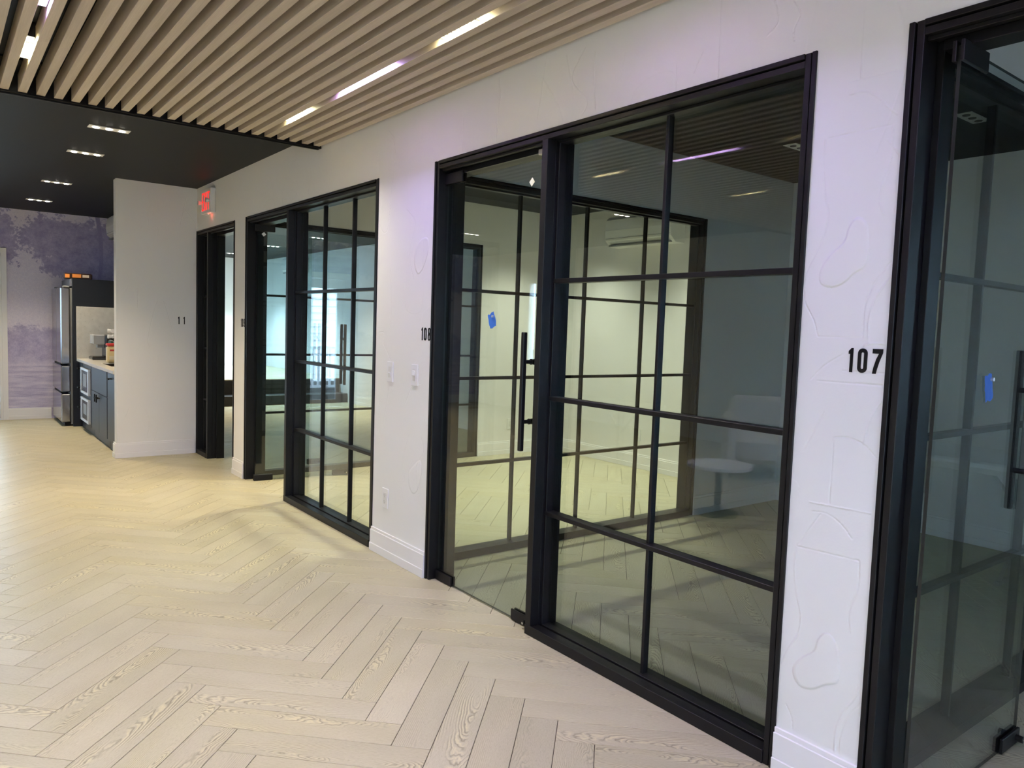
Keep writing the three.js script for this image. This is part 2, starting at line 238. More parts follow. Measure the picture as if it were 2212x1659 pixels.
// ceiling slab with the wooden slats below it
const ceiling = thing('ceiling', 'matt black ceiling with a field of oak slats over the corridor', 'ceiling', [0, 0, 0], 0, null, 'structure');
part('ceiling_slab', cbox(LEFT - 0.2, BACK + 0.2, ROOM_H, ROOM_H + 0.2, FAR - 0.2, NEAR + 0.2, 0), M.ceiling, ceiling);
const SP = 0.0875, slatRight = (k) => -0.022 - k * SP;
for (let k = 0; k < 68; k++) part('slat', cbox(slatRight(k) - 0.044, slatRight(k), SLAT_Y, SLAT_Y + 0.092, SLAT_END, NEAR, 0.0012, rnd(0, 2), rnd(0, 0.5)), M.slat[k % 3], ceiling);
part('edge_trim', [cbox(LEFT, -0.008, SLAT_Y - 0.012, SLAT_Y - 0.004, SLAT_END - 0.028, SLAT_END + 0.004, 0.001), cbox(LEFT, -0.008, SLAT_Y - 0.012, ROOM_H - 0.001, SLAT_END - 0.012, SLAT_END - 0.004, 0.001), cbox(LEFT, -0.02, SLAT_Y - 0.02, SLAT_Y - 0.012, SLAT_END - 0.03, SLAT_END - 0.015, 0.001)], M.black, ceiling);
for (let z = -4.9; z < NEAR; z += 1.2) part('cross_rail', cbox(LEFT, -0.02, SLAT_Y + 0.0925, ROOM_H - 0.001, z - 0.02, z + 0.02, 0.001), M.blackMatt, ceiling);

// corridor wall with four door openings
const OH = 2.35, OPEN = [[-8.402, -7.1363], [-6.8301, -4.3069], [-3.6425, -1.3675], [-1.0853, 1.19]];
function wallWithOpenings(u0, u1, h, openings, depth) {          // outline in (u, y); openings reach the floor
  const pts = [[u0, 0]];
  for (const [a, b, t = OH] of openings) { if (a <= u0 + 1e-4) { pts[0] = [u0, t]; pts.push([b, t], [b, 0]); } else pts.push([a, 0], [a, t], [b, t], [b, 0]); }
  pts.push([u1, 0], [u1, h], [u0, h]); return extrude(pts, depth);
}
const toFront = (g, x) => { g.rotateY(-Math.PI / 2); g.translate(x, 0, 0); return g; };   // (u, y, depth) -> (z, y, -x)
const wallRight = thing('wall_right', 'corridor wall in embossed off-white wallpaper with four glazed openings', 'wall', [0, 0, 0], 0, null, 'structure');
part('wall_core', toFront(wallWithOpenings(-8.402, NEAR, ROOM_H, OPEN, 0.156), 0.16), M.paint, wallRight);
{ const g = toFront(wallWithOpenings(-8.402, NEAR, ROOM_H, OPEN, 0.003), 0.0035), p = g.attributes.position, uv = [];
  for (let i = 0; i < p.count; i++) uv.push((p.getZ(i) - W0) / WW, p.getY(i) / WH);
  g.setAttribute('uv', new THREE.Float32BufferAttribute(uv, 2)); part('wallpaper', g, M.paper, wallRight); }
// return wall with the number 11
const wallFar = thing('wall_far', 'short return wall in embossed wallpaper beside the kitchenette', 'wall', [0, 0, 0], 0, null, 'structure');
part('wall_core', cbox(-0.764, 0.10, 0, ROOM_H, -8.53, -8.4035, 0), M.paint, wallFar);
{ const g = cbox(-0.767, 0.0, 0, ROOM_H, -8.4032, -8.4, 0), p = g.attributes.position, uv = []; for (let i = 0; i < p.count; i++) uv.push((p.getX(i) - W0 - 2.6) / WW, p.getY(i) / WH); g.setAttribute('uv', new THREE.Float32BufferAttribute(uv, 2)); part('wallpaper', g, M.paper, wallFar); }
// remaining walls
const S = 'structure';
const wallKitchen = thing('wall_kitchen', 'wall behind the kitchenette cabinets', 'wall', [0, 0, 0], 0, null, S);
part('wall_panel', cbox(-0.10, 0.10, 0, ROOM_H, -12.15, -8.53, 0), M.paint, wallKitchen);
{ // outer wall of the stage room with its window
  const w = thing('wall_stage', 'white outer wall of the stage room with a wide window', 'wall', [0, 0, 0], 0, null, S);
  part('wall_panel', [cbox(-0.1, 0.1, 0, 0.9, FAR, -12.15, 0), cbox(-0.1, 0.1, 2.7, ROOM_H, FAR, -12.15, 0), cbox(-0.1, 0.1, 0.9, 2.7, -12.6, -12.15, 0), cbox(-0.1, 0.1, 0.9, 2.7, FAR, -17.0, 0)], M.paint, w);
}
const wallMural = thing('wall_mural', 'end wall covered by a violet landscape mural', 'wall', [0, 0, 0], 0, null, S);
const FD = [-3.19, -1.50, 2.2];                                   // opening of the double glass door
part('wall_core', wallWithOpenings(LEFT, -0.10, ROOM_H, [FD], 0.146).translate(0, 0, MURAL - 0.15), M.paint, wallMural);
{ const g = wallWithOpenings(LEFT, -0.10, ROOM_H, [FD], 0.003).translate(0, 0, MURAL - 0.0035), p = g.attributes.position, uv = []; for (let i = 0; i < p.count; i++) uv.push((p.getX(i) - LEFT) / 6, p.getY(i) / 2.8); g.setAttribute('uv', new THREE.Float32BufferAttribute(uv, 2)); part('mural_print', g, M.mural, wallMural); }
const wallLeft = thing('wall_left', 'white wall across the lobby with two windows', 'wall', [0, 0, 0], 0, null, S);
{ const W = [[-10.45, -9.95], [0.5, 1.9]], y0 = 0.8, y1 = 2.3, l = [];
  let z = MURAL - 0.15; for (const [a, b] of W) { l.push(cbox(LEFT - 0.15, LEFT, 0, ROOM_H, z, a, 0), cbox(LEFT - 0.15, LEFT, 0, y0, a, b, 0), cbox(LEFT - 0.15, LEFT, y1, ROOM_H, a, b, 0)); z = b; }
  l.push(cbox(LEFT - 0.15, LEFT, 0, ROOM_H, z, NEAR + 0.15, 0)); part('wall_panel', l, M.paint, wallLeft);
  W.forEach(([a, b], i) => { const g = thing(['window_12', 'window_5'][i], ['narrow white framed window across the lobby facing the kitchenette', 'white framed window across the lobby, behind the camera'][i], 'window', [0, 0, 0], 0, null, S);
    part('window_frame', [cbox(LEFT - 0.1, LEFT + 0.01, y0, y0 + 0.06, a, b), cbox(LEFT - 0.1, LEFT + 0.01, y1 - 0.06, y1, a, b), cbox(LEFT - 0.1, LEFT + 0.01, y0, y1, a, a + 0.06), cbox(LEFT - 0.1, LEFT + 0.01, y0, y1, b - 0.06, b), cbox(LEFT - 0.1, LEFT + 0.01, y0, y1, (a + b) / 2 - 0.03, (a + b) / 2 + 0.03)], M.trim, g);
    for (const [p, q] of [[a + 0.06, (a + b) / 2 - 0.03], [(a + b) / 2 + 0.03, b - 0.06]]) part('pane', cbox(LEFT - 0.06, LEFT - 0.054, y0 + 0.06, y1 - 0.06, p, q, 0), M.clear, g); }); }
{ // wall behind the camera with its window
  const w = thing('wall_near', 'white wall behind the camera with one window', 'wall', [0, 0, 0], 0, null, S), [a, b, y0, y1] = [-3.6, -2.4, 0.7, 2.2], z0 = NEAR, z1 = NEAR + 0.15;
  part('wall_panel', [cbox(LEFT - 0.15, a, 0, ROOM_H, z0, z1, 0), cbox(b, BACK + 0.15, 0, ROOM_H, z0, z1, 0), cbox(a, b, 0, y0, z0, z1, 0), cbox(a, b, y1, ROOM_H, z0, z1, 0)], M.paint, w);
  const g = thing('window_6', 'white framed window in the wall behind the camera', 'window', [0, 0, 0], 0, null, S);
  part('window_frame', [cbox(a, b, y0, y0 + 0.05, z0 - 0.01, z1), cbox(a, b, y1 - 0.05, y1, z0 - 0.01, z1), cbox(a, a + 0.05, y0 + 0.05, y1 - 0.05, z0 - 0.01, z1), cbox(b - 0.05, b, y0 + 0.05, y1 - 0.05, z0 - 0.01, z1)], M.trim, g);
  part('pane', cbox(a + 0.05, b - 0.05, y0 + 0.05, y1 - 0.05, z0 + 0.07, z0 + 0.076, 0), M.clear, g);
}
{ // back wall of the rooms; the nearest room has a narrow window in it
  const w = thing('wall_back', 'plain white back wall of the glazed rooms', 'wall', [0, 0, 0], 0, null, S), [a, b, y0, y1] = [1.45, 2.1, 0.9, 2.2], x0 = BACK, x1 = BACK + 0.15;
  part('wall_panel', [cbox(x0, x1, 0, ROOM_H, FAR, a, 0), cbox(x0, x1, 0, ROOM_H, b, NEAR + 0.15, 0), cbox(x0, x1, 0, y0, a, b, 0), cbox(x0, x1, y1, ROOM_H, a, b, 0)], M.paint, w);
  const g = thing('window_11', 'narrow white framed window in room 107, out of view', 'window', [0, 0, 0], 0, null, S);
  part('window_frame', [cbox(x0 - 0.01, x1, y0, y0 + 0.03, a, b), cbox(x0 - 0.01, x1, y1 - 0.03, y1, a, b), cbox(x0 - 0.01, x1, y0 + 0.03, y1 - 0.03, a, a + 0.03), cbox(x0 - 0.01, x1, y0 + 0.03, y1 - 0.03, b - 0.03, b)], M.trim, g);
  part('pane', cbox(x0 + 0.07, x0 + 0.076, y0 + 0.03, y1 - 0.03, a + 0.03, b - 0.03, 0), M.clear, g);
}
tag(part('wall_end', cbox(-0.1, BACK + 0.15, 0, ROOM_H, FAR - 0.15, FAR, 0), M.paint, scene), 'plain white end wall behind the stage', 'wall', null, S);
// cross walls between the rooms, each with a black glazed screen
const CROSS = [[2.35, null], [-1.10, 0.12], [-3.83, 0.12], [-6.87, 0.12]], PX = [0.165, 2.60];
CROSS.forEach(([zf, d], i) => {
  const t = 0.13, nm = ['wall_room_near', 'wall_room_first', 'wall_room_second', 'wall_room_third'][i];
  const g = d ? wallWithOpenings(0.16, BACK, ROOM_H, [[...PX, OH]], t) : wallWithOpenings(0.16, BACK, ROOM_H, [], t);
  tag(part(nm, g.translate(0, 0, zf - t), M.paint, scene), ['plain white cross wall of the nearest room', 'white cross wall around the glazed screen nearest the camera', 'white cross wall around the glazed screen seen through door 108', 'white cross wall between room 109 and the stage room'][i], 'wall', null, S);
});

// baseboards
function baseboard(name, label, runs) {                          // runs: [axis, face, from, to, outward sign]
  const g = thing(name, label, 'baseboard', [0, 0, 0], 0, null, S);
  for (const [ax, f, a, b, s] of runs) {
    const steps = [[0, 0.05, 0.020], [0.05, 0.135, 0.015], [0.135, 0.152, 0.009]];
    part('board', steps.map(([y0, y1, d]) => { const p = Math.min(f, f + s * d), q = Math.max(f, f + s * d); return ax === 'x' ? cbox(p, q, y0, y1, a, b, 0.0015) : cbox(a, b, y0, y1, p, q, 0.0015); }), M.trim, g);
  }
}
baseboard('baseboard_right', 'white stepped baseboard along the corridor wall', [['x', 0, -7.1363 , -6.8301, -1], ['x', 0, -4.3069, -3.6425, -1], ['x', 0, -1.3675, -1.0853, -1], ['x', 0, 1.19, NEAR, -1]]);
baseboard('baseboard_far', 'white stepped baseboard around the return wall', [['z', -8.4, -0.787, -0.02, 1], ['x', -0.767, -8.53, -8.401, -1]]);
baseboard('baseboard_mural', 'white baseboard under the mural', [['z', MURAL, -1.44, -0.95, 1], ['z', MURAL, LEFT, -3.25, 1]]);
baseboard('baseboard_back', 'white baseboard along the back wall of the rooms', [['x', BACK, -12.6, NEAR, -1]]);
baseboard('baseboard_rooms', 'white baseboards along the cross walls of the rooms', [['z', -1.23, PX[1], BACK - 0.02, -1], ['z', -3.83, PX[1], BACK - 0.02, 1], ['z', -3.96, PX[1], BACK - 0.02, -1], ['z', -6.87, PX[1], BACK - 0.02, 1], ['z', -7.0, PX[1], BACK - 0.02, -1], ['z', -1.1, PX[1], BACK - 0.02, 1]]);

// ------------------------------------------------------------------ black steel glazing
const ROWS = [0.584, 1.128, 1.673];
function glazing(name, label, map, o) {                          // map(u0,u1,y0,y1,d0,d1) -> geometry
  const g = thing(name, label, 'window', [0, 0, 0], 0, null, S), D = o.depth ?? 0.16, F = 0.042, [a, b] = o.span, top = OH, proud = -0.006;
  const member = (nm, u0, u1, y0, y1, side) => {                 // stepped profile: lip, groove, face
    const l = [], lip = 0.016, gr = 0.005, vert = side === 'l' || side === 'r';
    const add = (f0, f1, d0) => l.push(side === 'l' ? map(u0 + f0, u0 + f1, y0, y1, d0, D) : side === 'r' ? map(u1 - f1, u1 - f0, y0, y1, d0, D) : side === 't' ? map(u0, u1, y1 - f1, y1 - f0, d0, D) : map(u0, u1, y0 + f0, y0 + f1, d0, D));
    const W = vert ? u1 - u0 : y1 - y0; add(0, lip, proud); add(lip, lip + gr, 0.012); add(lip + gr, W, -0.001);
    if (o.two) { add(0, W, D - 0.01); }
    part(nm, l, M.black, g);
  };
  member('jamb', a, a + F, 0, top, 'l'); member('jamb', b - F, b, 0, top, 'r'); member('head', a + F, b - F, top - F, top, 't');
  for (const [f0, f1, cols, door] of o.bays) {                   // each bay between u = f0 and f1
    if (door) { part('door_stop', [map(f0, f0 + 0.02, 0, top - F, 0.085, D), map(f1 - 0.012, f1, 0, top - F, 0.085, D), map(f0 + 0.02, f1 - 0.012, top - F - 0.03, top - F, 0.075, D)], M.black, g); part('head_stop', map(f0, f1, top - F - 0.012, top - F, 0.02, 0.04), M.black, g); continue; }
    part('sill', [map(f0 - 0.04, f1, 0, 0.047, proud, 0.045), map(f0, f1, 0, 0.036, 0.045, D)], M.black, g);
    const gd = o.glass ?? 0.098, y0 = 0.036, y1 = top - F, bw = 0.011;
    for (const [p, q, r, s] of [[f0, f1, y0, y0 + bw], [f0, f1, y1 - bw, y1], [f0, f0 + bw, y0, y1], [f1 - bw, f1, y0, y1]]) part('glazing_bead', map(p, q, r, s, Math.min(0.06, gd - 0.03), gd + 0.012), M.black, g);
    const us = [f0]; for (let c = 1; c < cols; c++) us.push(f0 + (f1 - f0) * c / cols); us.push(f1);
    for (let c = 1; c < cols; c++) part('muntin', map(us[c] - 0.008, us[c] + 0.008, y0, y1, gd - 0.02, gd + 0.010), M.black, g);
    for (const y of ROWS) part('muntin', map(f0, f1, y - 0.01, y + 0.01, Math.min(0.056, gd - 0.022), gd + 0.010), M.black, g);
    const ys = [y0, ...ROWS, y1];
    for (let c = 0; c < cols; c++) for (let r = 0; r < 4; r++) part('pane', map(us[c], us[c + 1], ys[r], ys[r + 1], gd - 0.004, gd + 0.004, 0), M.glass, g);
  }
  for (const [u, w] of o.mullions ?? []) part('mullion', [map(u, u + w, 0, top - F, -0.004, 0.046), map(u + 0.002, u + w - 0.002, 0, top - F, 0.046, D)], M.black, g);
  return g;
}
const front = (u0, u1, y0, y1, d0, d1, c = 0.0015) => cbox(d0, d1, y0, y1, u0, u1, c);
const cross = (zf) => (u0, u1, y0, y1, d0, d1, c = 0.0015) => cbox(u0, u1, y0, y1, zf - d1, zf - d0, c);
const w107 = glazing('window_1', 'black steel glazed front of room 107 at the right edge', front, { span: OPEN[3], mullions: [[-0.155, 0.04]], bays: [[-1.0433, -0.155, 1, true], [-0.115, 1.148, 2]] });
const w108 = glazing('window_2', 'large black steel glazed front of room 108, two panes wide', front, { span: OPEN[2], mullions: [[-2.713, 0.04]], bays: [[-3.6005, -2.713, 1, true], [-2.673, -1.4095, 2]] });
const w109 = glazing('window_3', 'black steel glazed front of room 109, three panes wide', front, { span: OPEN[1], mullions: [[-5.846, 0.04]], bays: [[-6.788, -5.846, 1, true], [-5.806, -4.349, 3]] });
const w110 = glazing('window_4', 'narrow black steel front beside the return wall numbered 11', front, { span: OPEN[0], mullions: [[-8.02, 0.04]], bays: [[-7.98, -7.178, 1, true], [-8.36, -8.02, 1]] });
const crossLabel = ['glazed black screen inside room 107, seen through the open door', 'glazed black screen between rooms 108 and 109', 'glazed black screen at the far side of room 109'];
[-1.10, -3.83, -6.87].forEach((zf, i) => glazing('window_' + (7 + i), crossLabel[i], cross(zf), { span: PX, depth: 0.13, glass: 0.065, two: true, mullions: [], bays: [[PX[0] + 0.042, PX[1] - 0.042, 4]] }));
for (const w of [w108, w109]) { const z = w === w108 ? -2.80 : -5.93; part('strike_plate', cbox(0.045, 0.07, 2.262, 2.288, z, z + 0.05, 0.002), M.silver, w); }

// ------------------------------------------------------------------ frameless glass doors
const LEAF = 0.862;
function glassDoor(name, label, hinge, turn) {                   // leaf along local +z, corridor face towards local -x
  const g = thing(name, label, 'door', hinge, turn, null, S), b = (x0, x1, y0, y1, z0, z1, c) => cbox(x0, x1, y0, y1, z0, z1, c);
  const leaf = new THREE.BoxGeometry(0.010, 2.262, LEAF); leaf.translate(0, 1.139, LEAF / 2);
  part('glass_leaf', leaf, [M.glass, M.glass, M.edge, M.edge, M.edge, M.edge], g);
  const patch = (nm, y0, y1, z0, z1) => part(nm, [b(0.0055, 0.016, y0, y1, z0, z1, 0.002), b(-0.016, -0.0055, y0, y1, z0, z1, 0.002)], M.black, g);
  patch('pivot_patch', 2.225, 2.283, -0.012, 0.155);
  patch('pivot_patch', 0.002, 0.055, -0.012, 0.155);
  const lock = patch('lock_patch', 0.005, 0.058, LEAF - 0.155, LEAF + 0.004);
  part('lock_cylinder', [rod(0.012, 0.03, [-0.024, 0.03, LEAF - 0.03], 'x'), rod(0.012, 0.03, [0.024, 0.03, LEAF - 0.03], 'x')], M.black, lock);
  part('keyway', [rod(0.006, 0.004, [-0.0395, 0.03, LEAF - 0.03], 'x', 12), rod(0.006, 0.004, [0.0395, 0.03, LEAF - 0.03], 'x', 12)], M.metal, lock);
  for (const s of [-1, 1]) {
    const h = part('pull_handle', b(Math.min(s * 0.045, s * 0.068), Math.max(s * 0.045, s * 0.068), 0.865, 1.432, LEAF - 0.083, LEAF - 0.06, 0.003), M.black, g);
    part('standoff', [1.005, 1.292].map((y) => rod(0.0095, 0.04, [s * 0.026, y, LEAF - 0.0715], 'x')).concat([1.005, 1.292].map((y) => rod(0.014, 0.006, [s * 0.009, y, LEAF - 0.0715], 'x'))), M.black, h);
  }
  return g;
}
const d107 = glassDoor('door_1', 'frameless glass door of room 107 standing open into the room', [0.045, 0, -0.965], Math.PI / 2);
const d108 = glassDoor('door_2', 'closed frameless glass door beside the number 108', [0.055, 0, -3.588], 0);
const d109 = glassDoor('door_3', 'frameless glass door of room 109 standing open behind its panes', [0.055, 0, -6.705], 82 * Math.PI / 180);
const d110 = glassDoor('door_4', 'frameless glass door standing open, seen edge on beside the number 109', [0.05, 0, -7.215], Math.PI / 2);

// ------------------------------------------------------------------ lights
function rectLight(color, L, w, h, at, parent) { const r = new THREE.RectAreaLight(color, L, w, h); r.position.set(...at); r.rotation.x = -Math.PI / 2; parent.add(r); return r; }
const lensWarm = glow(WARM, 1.5), lensPurple = glow(rgb(0.8, 0.66, 1), 1.5), louver = std(rgb(0.10, 0.095, 0.085), 0.5);
function linearLight(x, z, warm, label, group) {
  const len = warm ? 0.30 : 0.60, g = thing('linear_light', label, 'ceiling light', [x, 0, z], 0, group), y = SLAT_Y + 0.034;
  part('housing', cbox(-0.02, 0.02, y + 0.001, ROOM_H - 0.001, -len / 2 - 0.01, len / 2 + 0.01, 0.001), M.black, g);
  part('light_lens', cbox(-0.0165, 0.0165, y, y + 0.003, -len / 2, len / 2, 0.0005), warm ? lensWarm : lensPurple, g);
  if (warm) { for (let k = 0; k < 10; k++) part('louver_blade', cbox(-0.0165, 0.0165, y - 0.022, y - 0.003, -len / 2 + 0.03 * k + 0.011, -len / 2 + 0.03 * k + 0.019, 0.0006), louver, g); }
  rectLight(warm ? WARM : PURPLE, warm ? L_WARM : L_PURPLE, 0.03, len - 0.01, [0, y - 0.002, 0], g);
}
const gapX = (k) => slatRight(k) - 0.044 - (SP - 0.044) / 2;      // centre of the gap left of slat k
[[4, -4.59], [20, -4.40], [36, -4.08], [52, -4.3]].forEach(([k, z0], r) => {
  for (let i = 0; i < 10; i++) {
    const z = z0 + 0.91 * i; if (z > NEAR - 0.5) break; if (r === 0 && i === 4) continue; const warm = i % 2 === 0;
    let l = (warm ? 'warm' : 'violet') + ' linear light between slats ', grp = null;
    if (r === 0 && i < 3) l += ['near the far end of the slats by the wall', 'in the row nearest the numbered wall', 'short and bright at the top of the picture'][i];
    else if (r === 1 && i < 2) l += ['with white louver at the upper left', 'cut by the top left edge of the picture'][i];
    else if (r === 1 || r === 2) { l += 'mirrored in the glass of room 108'; grp = (warm ? 'warm' : 'violet') + ' slat lights over the lobby'; if (i > 1) { l = (warm ? 'warm' : 'violet') + ' linear light between slats over the lobby'; } }
    else { l += 'outside the picture'; grp = (warm ? 'warm' : 'violet') + ' slat lights out of view'; }
    linearLight(gapX(k), z, warm, l, grp);
  }
});
const lampOn = glow(rgb(1, 0.93, 0.8), 12), lampOff = std(rgb(0.08, 0.08, 0.08), 0.2);
function tripleLight(x, z, on, label, group, turn = 0, color = DOWN, I = I_DOWN, spread = 0.85) {
  const g = thing('downlight', label, 'ceiling light', [x, 0, z], turn, group);
  part('trim_plate', cbox(-0.135, 0.135, ROOM_H - 0.004, ROOM_H, -0.05, 0.05, 0.001), M.white, g);
  for (const k of [-1, 0, 1]) {
    const l = part('lamp', rod(0.020, 0.006, [k * 0.085, ROOM_H - 0.005, 0], 'y', 24, 0.023), on ? lampOn : lampOff, g);
    if (on) { const s = new THREE.SpotLight(color, I, 0, spread, 0.75, 2); s.position.set(k * 0.085, ROOM_H - 0.012, 0); s.target.position.set(k * 0.085, 0, 0); s.castShadow = true; s.shadow.radius = 1.2; g.add(s, s.target); }
  }
}
[[-6.24, 'nearest the slat ceiling'], [-7.31, 'second from the slat ceiling'], [-9.17, 'third from the slat ceiling'], [-10.8, 'nearest the mural']].forEach(([z, l]) => tripleLight(-1.18, z, true, 'three-lamp recessed ceiling light ' + l, 'lit three-lamp lights in the black ceiling'));
for (const z of [-6.24, -7.31, -9.17, -10.8]) tripleLight(-3.9, z, true, 'three-lamp ceiling light over the lobby, outside the picture', 'lobby ceiling lights out of view');
tripleLight(2.7, -2.0, false, 'unlit white three-lamp ceiling light seen through room 107', null);
tripleLight(2.66, -3.1, false, 'unlit white three-lamp ceiling light at the upper right of front 108', null);
[[1.0, -4.65, 'by the front glass near the screen'], [3.0, -4.65, 'by the back wall near the screen'], [1.0, -6.1, 'by the front glass near its far screen'], [3.0, -6.1, 'by the back wall near its far screen']].forEach(([x, z, l]) => tripleLight(x, z, true, 'lit three-lamp light in room 109 ' + l, 'lit lights of room 109', 0, ROOM, I_ROOM, 0.92));
[[-10.8, 'nearest', DOWN, 3.6], [-11.65, 'second', DOWN, 3.6], [-13.7, 'third', DAY, I_STAGE], [-16.0, 'farthest', DAY, I_STAGE]].forEach(([z, l, c, I]) => tripleLight(2.72, z, true, 'three-lamp ceiling light in the stage room, ' + l + ' of the row', 'lights of the stage room', 0, c, I));
// exit sign
{
  const g = thing('exit_sign', 'white exit sign with red letters and two lamp heads', 'sign', [0, 2.60, -7.90]);
  part('sign_body', cbox(-0.05, 0, -0.12, 0.12, -0.155, 0.155, 0.006), M.plastic, g);
  const red = new THREE.MeshStandardMaterial({ color: rgb(0.35, 0.01, 0.01), roughness: 0.4, emissive: rgb(1, 0.025, 0.02), emissiveIntensity: 0.5 }), R = (z0, z1, y0, y1) => cbox(-0.0525, -0.0495, y0, y1, z0, z1, 0.0005), H = 0.088, w = 0.017;
  const letters = { E: [R(-0.13, -0.13 + w, -H, H), R(-0.13, -0.075, H - w, H), R(-0.13, -0.08, -w / 2, w / 2), R(-0.13, -0.075, -H, -H + w)],
    X: [[-1, 1], [1, -1]].map(([s]) => { const q = cbox(-0.0525, -0.0495, -H * 1.04, H * 1.04, -w / 2, w / 2, 0.0005); q.rotateX(s * 0.28); q.translate(0, 0, -0.032); return q; }),
    I: [R(0.022, 0.022 + w, -H, H)], T: [R(0.055, 0.13, H - w, H), R(0.0845, 0.0845 + w, -H, H)] };
  for (const k of 'EXIT') part('sign_letter', letters[k], red, g).userData.label = 'glowing red letter ' + k;
  for (const z of [-0.145, 0.125]) { const h = part('lamp_head', [rod(0.026, 0.028, [-0.072, -0.005, z], 'x', 20, 0.018), rod(0.010, 0.014, [-0.056, -0.005, z], 'x', 12)], M.plastic, g); part('lamp_lens', rod(0.022, 0.003, [-0.0872, -0.005, z], 'x', 20), M.silver, h); }
  part('indicator_light', rod(0.004, 0.006, [-0.03, -0.122, 0.03], 'y', 10), glow(rgb(1, 0.05, 0.03), 2), g);
  const r = new THREE.RectAreaLight(rgb(1, 0.03, 0.02), 0.16, 0.25, 0.16); r.position.set(-0.055, 0, 0); r.rotation.y = Math.PI / 2; g.add(r);
  const p = new THREE.PointLight(rgb(1, 0.05, 0.03), 0.002); p.position.set(-0.03, -0.129, 0.03); p.castShadow = true; g.add(p);
}

// ------------------------------------------------------------------ room numbers
const arc = (cx, cy, rx, ry, a0, a1, n = 12) => Array.from({ length: n + 1 }, (_, i) => { const a = a0 + (a1 - a0) * i / n; return [cx + rx * Math.cos(a), cy + ry * Math.sin(a)]; });
const pill = (cx, cy, hw, hh, r) => [...arc(cx + hw - r, cy + hh - r, r, r, 0, Math.PI / 2, 6), ...arc(cx - hw + r, cy + hh - r, r, r, Math.PI / 2, Math.PI, 6), ...arc(cx - hw + r, cy - hh + r, r, r, Math.PI, 1.5 * Math.PI, 6), ...arc(cx + hw - r, cy - hh + r, r, r, 1.5 * Math.PI, 2 * Math.PI, 6)];
const DIG = {                                                    // in units of the height, condensed gothic
  1: [[[0.2, 0], [0.2, 1], [0.12, 1], [0.0, 0.87], [0.0, 0.75], [0.07, 0.75], [0.07, 0]], [], 0.2],
  0: [pill(0.2, 0.5, 0.2, 0.5, 0.2), [pill(0.2, 0.5, 0.055, 0.34, 0.055)], 0.4],
  7: [[[0, 1], [0.42, 1], [0.42, 0.84], [0.3, 0.5], [0.22, 0.2], [0.18, 0], [0.03, 0], [0.07, 0.25], [0.16, 0.58], [0.26, 0.81], [0, 0.81]], [], 0.42],
  8: [[...arc(0.2, 0.22, 0.2, 0.22, -Math.PI, 0, 10), [0.4, 0.42], [0.35, 0.53], [0.385, 0.62], ...arc(0.2, 0.8, 0.185, 0.2, 0, Math.PI, 10), [0.015, 0.62], [0.05, 0.53], [0, 0.42]], [pill(0.2, 0.27, 0.06, 0.15, 0.06), pill(0.2, 0.74, 0.05, 0.13, 0.05)], 0.4],
  9: [[...arc(0.2, 0.8, 0.2, 0.2, 0, Math.PI, 10), [0, 0.55], ...arc(0.12, 0.48, 0.1, 0.08, Math.PI, 1.5 * Math.PI, 4), [0.26, 0.44], [0.26, 0.2], ...arc(0.2, 0.17, 0.06, 0.06, 0, -Math.PI, 6), [0.14, 0.28], [0, 0.28], ...arc(0.2, 0.2, 0.2, 0.2, Math.PI, 2 * Math.PI, 10)], [pill(0.2, 0.7, 0.06, 0.16, 0.06)], 0.4],
};
function roomNumber(text, at, turn, label, h = 0.074, gap = 0.2) {
  const g = thing('room_number', label, 'sign', at, turn); let x = 0;
  for (const c of text) { const [o, holes, w] = DIG[c]; const e = extrude(o.map(([a, b]) => [(a + x) * h, b * h]), 0.0015, 0, holes.map((q) => q.map(([a, b]) => [(a + x) * h, b * h]))); part('digit', e, M.blackMatt, g).userData.label = 'raised black digit ' + c; x += w + gap; }
}
roomNumber('107', [0, 1.351, -1.2015], -Math.PI / 2, 'black room number 107 on the wallpaper pier');
roomNumber('108', [0, 1.362, -3.7475], -Math.PI / 2, 'black room number 108 left of the closed glass door', 0.074, 0.175);
roomNumber('109', [0, 1.376, -6.945], -Math.PI / 2, 'small black room number 109 on the narrow pier', 0.076);
roomNumber('11', [-0.187, 1.372, -8.4], 0, 'black digits 11 on the return wall', 0.078, 0.48);

// ------------------------------------------------------------------ switches and outlets
function plate(name, label, category, at, turn, kind) {           // plate facing local +z
  const g = thing(name, label, category, at, turn);
  part('cover_plate', cbox(-0.037, 0.037, -0.0625, 0.0625, 0, 0.007, 0.003), M.plastic, g);
  if (kind === 'outlet') { const f = part('receptacle', cbox(-0.0165, 0.0165, -0.035, 0.035, 0.006, 0.0085, 0.001), M.offwhite, g); part('slots', [-0.019, 0.019].flatMap((y) => [cbox(-0.008, -0.006, y - 0.004, y + 0.006, 0.008, 0.0088, 0), cbox(0.006, 0.008, y - 0.004, y + 0.006, 0.008, 0.0088, 0), rod(0.0022, 0.001, [0, y - 0.009, 0.0085], 'z', 8)]), M.grey, f); }
  else { part('switch_bezel', cbox(-0.0165, 0.0165, -0.034, 0.034, 0.006, 0.0085, 0.001), M.offwhite, g);
    const r = cbox(-0.013, 0.013, -0.03, 0.0, 0.007, 0.014, 0.002); r.rotateX(kind === 'down' ? 0.18 : -0.1); if (kind === 'up') r.translate(0, 0.026, 0); part('rocker', r, M.plastic, g); }
}
plate('light_switch', 'white light switch farther from the number 108', 'switch', [0, 1.158, -4.104], -Math.PI / 2, 'down');
plate('light_switch', 'white light switch just below the number 108', 'switch', [0, 1.158, -3.807], -Math.PI / 2, 'up');
plate('wall_outlet', 'white outlet low on the pier beside front 109', 'outlet', [0, 0.367, -4.133], -Math.PI / 2, 'outlet');
plate('wall_outlet', 'white outlet on the back wall of room 109', 'outlet', [BACK, 0.353, -5.514], -Math.PI / 2, 'outlet');
